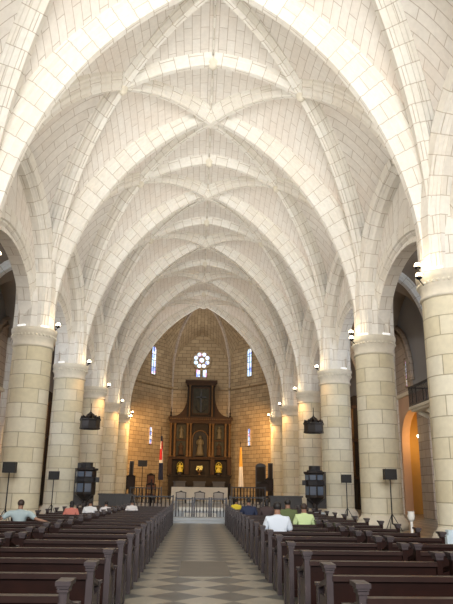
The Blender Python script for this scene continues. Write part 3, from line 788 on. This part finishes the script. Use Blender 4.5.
# ------------------------------------------------------------------ speakers
def speaker(x, y, zt, lab, z0=0, w_=.45, h_=.38):
    r = empty('loudspeaker', (x, y, z0), lab, 'loudspeaker')
    zt -= z0
    q = MB(); q.box(-w_/2, w_/2, -.14, .14, zt-h_, zt); q.build('cabinet', blackp, r)
    q = MB(); q.box(-w_/2+.03, w_/2-.03, -.155, -.14, zt-h_+.03, zt-.03); q.build('grille', mat('grille', (.03, .03, .032), .8), r)
    q = MB(); q.lathe([(.022, .25), (.022, zt-h_)], n=8); q.build('pole', blackp, r)
    for a in (PI/2, PI*7/6, PI*11/6):
        q = MB(); q.tube([(0, 0, .62), (.36*math.cos(a), .36*math.sin(a), .02)], .014, 6); q.build('leg', blackp, r)
speaker(-7.02, 24.2, 2.24, 'black loudspeaker on a tripod in front of the nearest visible left column')
speaker(-6.9, 31.2, 2.08, 'black loudspeaker on a tripod before the third left column')
speaker(6.94, 24.2, 2.20, 'black loudspeaker on a tripod before the large second right column')
speaker(6.9, 31.2, 2.13, 'black loudspeaker on a tripod before the third right column')
speaker(-4.75, 55, 3.55, 'small black loudspeaker on a tall stand before the left apse wall', .35, .75, .50)

# ------------------------------------------------------------------ pulpits with sounding boards
def ngon(r, n=8, a0=PI/8): return [(r*math.cos(a0+2*PI*i/n), r*math.sin(a0+2*PI*i/n)) for i in range(n)]
def pulpit(x, y, side, lab):
    r = empty('pulpit', (x, y, 0), lab, 'pulpit')
    q = MB(); q.lathe([(.30, 0), (.30, .1), (.14, .2), (.12, .75), (.26, .85), (.40, .98)], n=8, sm=False); q.build('pedestal', darkwood, r)
    q = MB(); q.lathe([(.40, .95), (.50, 1.05), (.50, 1.10), (.50, 2.15), (.57, 2.2), (.57, 2.28), (.48, 2.28)], n=8, sm=False); q.build('body', darkwood, r)
    q = MB(); q.lathe([(.505, 1.62), (.56, 1.64), (.56, 1.84), (.505, 1.86)], n=8, sm=False, cap=False); q.build('band', blackp, r)
    q = MB(); q.lathe([(.40, 2.28), (.40, 2.34), (.30, 2.36), (.30, 2.56)], n=8, sm=False); q.build('top_box', blackp, r)
    for k in (4, 5, 6):
        a = 2*PI*(k+.5)/8; d = .475
        c_ = Vector((d*math.cos(a), d*math.sin(a), 0)); t = Vector((-math.sin(a), math.cos(a), 0)); nn = Vector((math.cos(a), math.sin(a), 0))
        for z, hh in ((1.36, .20), (2.0, .12)):
            q = MB(); q.obox(c_+Vector((0, 0, z)), t*.15, nn*.012, (0, 0, hh)); q.build('panel', glass_pale, r)
    q = MB(); q.box(-.2-.28*side*-1, .2-.28*side*-1, .1, .5, 2.28, 2.55) if side < 0 else q.box(.1, .45, .1, .4, 2.2, 2.3); q.build('reading_desk', darkwood, r)
    q = MB(); q.box(min(0, side*.0)-.5+side*.15, .5+side*.15, .46, .56, .5, 2.3); q.build('back_board', darkwood, r)
    q = MB(); q.box(-side*.52-.12, -side*.52+.12, -.15, .1, 1.62, 1.86); q.build('lamp_box', blackp, r)
    c = empty('sounding_board', (x+(.0), y, 4.2), 'dark crown-topped wooden sounding board hanging above the %s pulpit' % ('left' if side < 0 else 'right'), 'sounding board')
    q = MB(); q.lathe([(.45, .08), (.52, .0), (.52, .06), (.50, .1), (.50, .40), (.54, .44), (.54, .50), (.40, .52), (.0, .54)], n=8, sm=False); q.build('canopy', darkwood, c)
    for k in range(8):
        a = 2*PI*k/8; u = Vector((math.cos(a), math.sin(a), 0))
        q = MB(); pts = [u*.47+Vector((0, 0, .50)), u*.44+Vector((0, 0, .64)), u*.34+Vector((0, 0, .60)), u*.24+Vector((0, 0, .58)), u*.15+Vector((0, 0, .72)), u*.05+Vector((0, 0, .80))]
        q.tube(pts, [.05, .05, .035, .04, .045, .03], 8); q.build('crown_scroll', darkwood, c)
    q = MB(); q.lathe([(.07, .5), (.05, .74), (.09, .80), (.03, .88), (.02, 1.0), (.018, 1.3)], n=10); q.build('finial', darkwood, c)
    q = MB(); q.box(-.05, .05, .3, .78, .2, .3); q.build('bracket', iron, c)
pulpit(-5.70, 33.0, -1, 'black octagonal pulpit with glazed panels at the third left column')
pulpit(5.72, 33.0, 1, 'black octagonal pulpit with glazed panels at the third right column')

# ------------------------------------------------------------------ dark doors, banners and chairs in the apse
def doorpanel(x, y, w_, h_, lab, rz=0, arch=False):
    r = empty('dark_cabinet', (x, y, .35), lab, 'cabinet', None, rz)
    q = MB()
    if arch:
        q.prism([(-w_/2, 0), (-w_/2, h_-w_*.3)]+[(-w_/2*math.cos(PI*i/10), h_-w_*.3+w_*.3*math.sin(PI*i/10)) for i in range(11)]+[(w_/2, 0)], -.15, .15)
    else: q.box(-w_/2, w_/2, -.15, .15, 0, h_)
    q.build('body', darkwood, r)
    q = MB(); q.box(-w_/2+.08, w_/2-.08, -.17, -.15, .15, h_*.48); q.box(-w_/2+.08, w_/2-.08, -.17, -.15, h_*.52, h_-w_*.35); q.build('door', retwood, r)
doorpanel(-5.6, 54.5, .32, 3.1, 'narrow tall dark wooden screen left of the choir')
doorpanel(5.1, 54.8, .85, 3.1, 'tall dark round-topped wooden throne back right of the choir', arch=True)
doorpanel(5.85, 54.2, .38, 3.1, 'narrow tall dark wooden screen right of the choir')
def highchair(x, y, lab, m, h=1.9):
    r = empty('high_back_chair', (x, y, .35), lab, 'chair')
    for a in (-.27, .27):
        for b_ in (-.25, .25):
            q = MB(); q.box(a-.03, a+.03, b_-.03, b_+.03, 0, .45 if b_ > 0 else h*.75 if False else .45); q.build('leg', darkwood, r)
    q = MB(); q.box(-.32, .32, -.3, .3, .45, .55); q.build('seat', m, r)
    q = MB(); q.box(-.28, .28, .24, .30, .9, h-.1); q.build('backrest', m, r)
    q = MB(); q.box(-.34, -.28, .22, .32, .5, h); q.box(.28, .34, .22, .32, .5, h); q.prism([(-.34, h-.1), (-.2, h+.02), (0, h+.12), (.2, h+.02), (.34, h-.1)], .22, .32); q.build('frame', retwood, r)
brw = cloth('brown_leather', (.16, .06, .03))
highchair(-4.1, 56, 'high-backed brown chair left of the retable', brw, 2.1)
highchair(-3.45, 47, 'brown chair behind the left choir balustrade', brw, 1.3)
highchair(-5.2, 50, 'dark high-backed chair by the left choir screen', cloth('dark_leather', (.03, .018, .015)), 1.9)
highchair(5.3, 50, 'dark high-backed chair by the right choir screen', bpy.data.materials['dark_leather'], 1.8)
highchair(4.6, 47, 'dark chair behind the right choir balustrade', bpy.data.materials['dark_leather'], 1.5)

# ------------------------------------------------------------------ side altars in the aisles, balcony, wall lamp
for s in (-1, 1):
    r = empty('side_retable', (s*(OW-.62), 52.6, 0), 'tall dark red-brown side retable at the end of the %s aisle' % ('left' if s < 0 else 'right'), 'altarpiece')
    q = MB(); q.box(-.35, .35, -2.6, 2.6, 0, 8.6); q.build('body', retwood, r)
    for z in (2.2, 5.0, 7.6):
        q = MB(); q.box(-.5, .5, -2.75, 2.75, z, z+.22); q.build('cornice', retred, r)
    for i in range(4):
        q = MB(); q.lathe([(.16, 2.4), (.12, 2.7), (.11, 4.7), (.16, 5.0)], (-s*.42, -2.3+i*1.53, 0), 12); q.build('column', gilt, r)
        q = MB(); q.lathe([(.14, 5.2), (.10, 5.5), (.09, 7.3), (.14, 7.6)], (-s*.42, -2.3+i*1.53, 0), 12); q.build('column', gilt, r)
    for i in range(3):
        q = MB(); q.box(min(-s*.35, -s*.40), max(-s*.35, -s*.40), -1.9+i*1.53-.3, -1.9+i*1.53+.7, 5.4, 7.2); q.build('panel', retred, r)
r = empty('balcony', (OW-.75, 33.2, 5.72), 'black iron balcony on a white bracket high on the right aisle wall', 'balcony')
q = MB(); q.box(-.8, .75, -1.9, 1.9, 0, .16); q.box(-.7, .75, -1.8, 1.8, -.12, 0); q.build('slab', st_cap, r)
for yy in (1.3, 0, -1.3): q = MB(); q.tube([(.6, yy, -1.0), (.3, yy, -.75), (.1, yy, -.4), (-.45, yy, -.15)], [.10, .13, .15, .13], 8); q.build('bracket', st_cap, r)
q = MB(); q.box(-.78, -.72, -1.88, 1.88, 1.2, 1.26); q.box(-.78, .75, 1.82, 1.88, 1.2, 1.26); q.box(-.78, .75, -1.88, -1.82, 1.2, 1.26); q.box(-.78, -.72, -1.88, 1.88, .2, .25); q.build('handrail', iron, r)
for i in range(25): q = MB(); q.box(-.77, -.735, -1.86+i*.155-.015, -1.86+i*.155+.015, .16, 1.2); q.build('baluster', iron, r)
for i in range(1, 8): q = MB(); q.box(-.77+i*.2, -.735+i*.2, 1.84, 1.87, .16, 1.2); q.build('baluster', iron, r)
r = empty('wall_lamp', (OW-.55, 36.5, 4.42), 'round glowing lamp on the pier beside the ochre chapel doorway', 'lamp')
q = MB(); q.tube([(.2, 0, 0), (.08, 0, .04), (0, 0, 0)], .02, 6); q.build('bracket', iron, r)
q = MB(); q.sphere((-.05, 0, 0), .11, 12); q.build('bulb', lampw, r)
point('pier_lamp', (OW-.9, 36.8, 4.42), 14, (1, .6, .25), .08)
# confessional / cabinet inside the chapel
q = MB(); q.box(-.2, .2, -.5, .5, 0, 2.9); q.box(-.26, .26, -.58, .58, 2.9, 3.05); tag(q.build('chapel_cabinet', brw, loc=(15.2, 39.9, 0)), 'brown wooden cabinet inside the ochre chapel on the right', 'cabinet')

# ------------------------------------------------------------------ people
def skin_obj(name, nodes, edges, m, parent, sub=2):
    me = bpy.data.meshes.new(name); me.from_pydata([n_[0] for n_ in nodes], edges, []); me.materials.append(m)
    o = bpy.data.objects.new(name, me); C.objects.link(o)
    if parent: o.parent = parent
    sk = o.modifiers.new('skin', 'SKIN'); sk.use_smooth_shade = True
    if not me.skin_vertices: me.skin_vertices.new() if hasattr(me.skin_vertices, 'new') else None
    for i, n_ in enumerate(nodes):
        r_ = n_[1]; me.skin_vertices[0].data[i].radius = r_ if isinstance(r_, tuple) else (r_, r_); me.skin_vertices[0].data[i].use_root = (i == 0)
    ss = o.modifiers.new('sub', 'SUBSURF'); ss.levels = sub; ss.render_levels = sub
    return o
def person(x, row, top, shirt, lab, arms='down', lean=0.0, hairc=None, rz=0, wide=1.0, longhair=False):
    y = 4.93+1.2*row+.24; sc = (top-.42)/.86
    r = empty('person', (x, y, .42), lab, 'person', None, rz, sc)
    Ln = lean
    if arms == 'spread':
        aL = [(-.27, .0, .56), (-.42, -.12, .40), (-.66, -.13, .33), (-.74, -.12, .31)]; aR = [(.27, .0, .56), (.45, -.12, .40), (.72, -.13, .33), (.80, -.12, .31)]
    else:
        aL = [(-.20, .01, .55), (-.27, .03, .30), (-.18, .24, .17), (-.12, .31, .16)]; aR = [(.20, .01, .55), (.27, .03, .30), (.18, .24, .17), (.12, .31, .16)]
    nodes = [((0, .02, .09), (.13, .11)), ((0, .02+Ln*.3, .30), (.11, .085)), ((0, .01+Ln*.7, .49), (.10, .075)), ((0, .02+Ln, .62), (.055, .055)),
             ((0, .04+Ln*1.1, .70), (.07, .08)), ((0, .045+Ln*1.15, .78), (.078, .09)), ((0, .04+Ln*1.15, .83), (.045, .05))]
    edges = [(0, 1), (1, 2), (2, 3), (3, 4), (4, 5), (5, 6)]
    for A_ in (aL, aR):
        k = len(nodes); rr = (.055, .042, .030, .026)
        for p, q_ in zip(A_, rr): nodes.append(((p[0], p[1]+(Ln*.7 if p[2] > .4 else 0), p[2]), q_))
        edges += [(2, k), (k, k+1), (k+1, k+2), (k+2, k+3)]
    for s in (-1, 1):
        k = len(nodes)
        nodes += [((s*.10, .12, .08), .085), ((s*.13, .44, .08), .062), ((s*.13, .46, -.30), .042), ((s*.13, .50, -.37), .035), ((s*.13, .62, -.385), .03)]
        edges += [(0, k), (k, k+1), (k+1, k+2), (k+2, k+3), (k+3, k+4)]
    body = skin_obj('body', nodes, edges, skin, r)
    # nose and ears are merged in a small face part; five fingers on each hand
    fc = MB(); hy = .045+Ln*1.15
    fc.sphere((0, hy+.092, .765), .014, 8, (1, 1.2, 1.6))
    for s in (-1, 1): fc.sphere((s*.078, hy, .765), .018, 8, (.5, 1, 1.5))
    fc.build('face', skin, r)
    for s, A_ in ((-1, aL), (1, aR)):
        e = Vector(A_[3]); d = (e-Vector(A_[2])).normalized(); sd = d.cross(Vector((0, 0, 1))).normalized(); h_ = MB()
        for i, l in enumerate((.075, .085, .08, .06)):
            b0 = e+d*.01+sd*(-.027+i*.018); h_.tube([tuple(b0), tuple(b0+d*l*.55+Vector((0, 0, -.004))), tuple(b0+d*l+Vector((0, 0, -.02)))], [.010, .009, .007], 6)
        b0 = e-d*.01; h_.tube([tuple(b0-sd*s*.02), tuple(b0-sd*s*.045+d*.03), tuple(b0-sd*s*.05+d*.055)], [.011, .010, .008], 6); h_.build('hand', skin, r)
    # shirt over torso and upper arms
    sn = [((0, .02, .05), (.185*wide, .145)), ((0, .02+Ln*.3, .28), (.175*wide, .13)), ((0, .01+Ln*.7, .47), (.175*wide, .125)), ((0, .015+Ln*.9, .59), (.10, .085)), ((0, .02+Ln, .635), (.075, .075))]
    se = [(0, 1), (1, 2), (2, 3), (3, 4)]
    for A_ in (aL, aR):
        k = len(sn); p0 = Vector((A_[0][0]*.98, A_[0][1]+Ln*.7, A_[0][2]-.03)); p1 = Vector(A_[1])
        sn += [(tuple(p0), .092), (tuple(p0.lerp(p1, .6)), .078), (tuple(p0.lerp(p1, 1.0)), .066)]
        se += [(2, k), (k, k+1), (k+1, k+2)]
    skin_obj('shirt', sn, se, shirt, r)
    tn = [((0, .03, .06), (.165, .12))]; te = []
    for s in (-1, 1):
        k = len(tn); tn += [((s*.10, .12, .08), .10), ((s*.13, .44, .08), .075), ((s*.13, .46, -.28), .055)]; te += [(0, k), (k, k+1), (k+1, k+2)]
    skin_obj('trousers', tn, te, trous, r)
    h = MB()
    for i in range(1): h.sphere((0, hy-.012, .785), .092, 14, (.98, 1.05, 1.0))
    if longhair: h.sphere((0, hy-.045, .70), .08, 12, (1, .7, 1.5))
    h.build('hair', hairc or hairm, r)
grey_hair = mat('brown_hair', (.035, .02, .015), .6)
person(-4.06, 8, 1.13, cloth('shirt_greyblue', (.32, .40, .42)), 'man in a pale grey shirt with both arms spread along the pew back, far left', 'spread', hairc=grey_hair)
person(-3.62, 11, 1.04, cloth('top_coral', (.50, .17, .13)), 'dark-haired person in a coral top sitting on the left', lean=.05, longhair=True)
person(-3.30, 12, 1.06, cloth('shirt_white', (.66, .68, .70)), 'person in a white shirt upright before the left pulpit')
person(-3.02, 13, .99, cloth('shirt_white_b', (.62, .60, .62)), 'person in a white shirt bent forward, middle of the left seated people', lean=.16)
person(-2.33, 14, 1.02, cloth('shirt_white_c', (.68, .66, .66)), 'person in a white shirt leaning forward, nearest the aisle on the left', lean=.10)
person(1.28, 6, 1.20, cloth('shirt_paleblue', (.56, .62, .70)), 'dark-haired person in a wide pale blue-white shirt right of the aisle', wide=1.2)
person(2.17, 8, 1.13, cloth('shirt_lime', (.50, .62, .32)), 'person in a light lime green shirt on the right', hairc=grey_hair, wide=1.05)
person(1.98, 9, 1.20, cloth('shirt_olive', (.10, .13, .05)), 'person in a dark olive shirt behind the pale-shirted ones on the right', lean=.05)
person(1.24, 16, 1.05, cloth('shirt_yellow', (.75, .58, .05)), 'person in a bright yellow top near the altar rail')
person(1.32, 12, 1.16, cloth('shirt_navy', (.02, .03, .07)), 'person in dark navy clothes on the right beside the aisle', lean=.03)
person(1.85, 12, 1.14, cloth('shirt_brown', (.06, .04, .04)), 'person in dark brown clothes in the middle of a right pew', longhair=True)
# pale statue-like standing lamp and cloth beyond the right pews
r = empty('holy_water_font', (5.95, 19.0, 0), 'small white vase on a slim stand beside the right aisle', 'font', None, 0, .85)
q = MB(); q.lathe([(.16, 0), (.14, .06), (.06, .12), (.045, .62), (.05, .7)], n=14); q.build('stand', white_marble, r)
q = MB(); q.lathe([(.05, .7), (.11, .78), (.13, .88), (.10, .98), (.12, 1.02), (.0, .96)], n=14); q.build('bowl', white_marble, r)
q = MB(); q.box(-.2, .2, -.15, .15, 0, .40); q.box(-.14, .14, -.1, .1, .40, .52); tag(q.build('white_box', cloth('paleblue_box', (.55, .66, .74)), loc=(6.15, 16.5, 0)), 'pale blue-white box on the floor by the nearest right column', 'box')
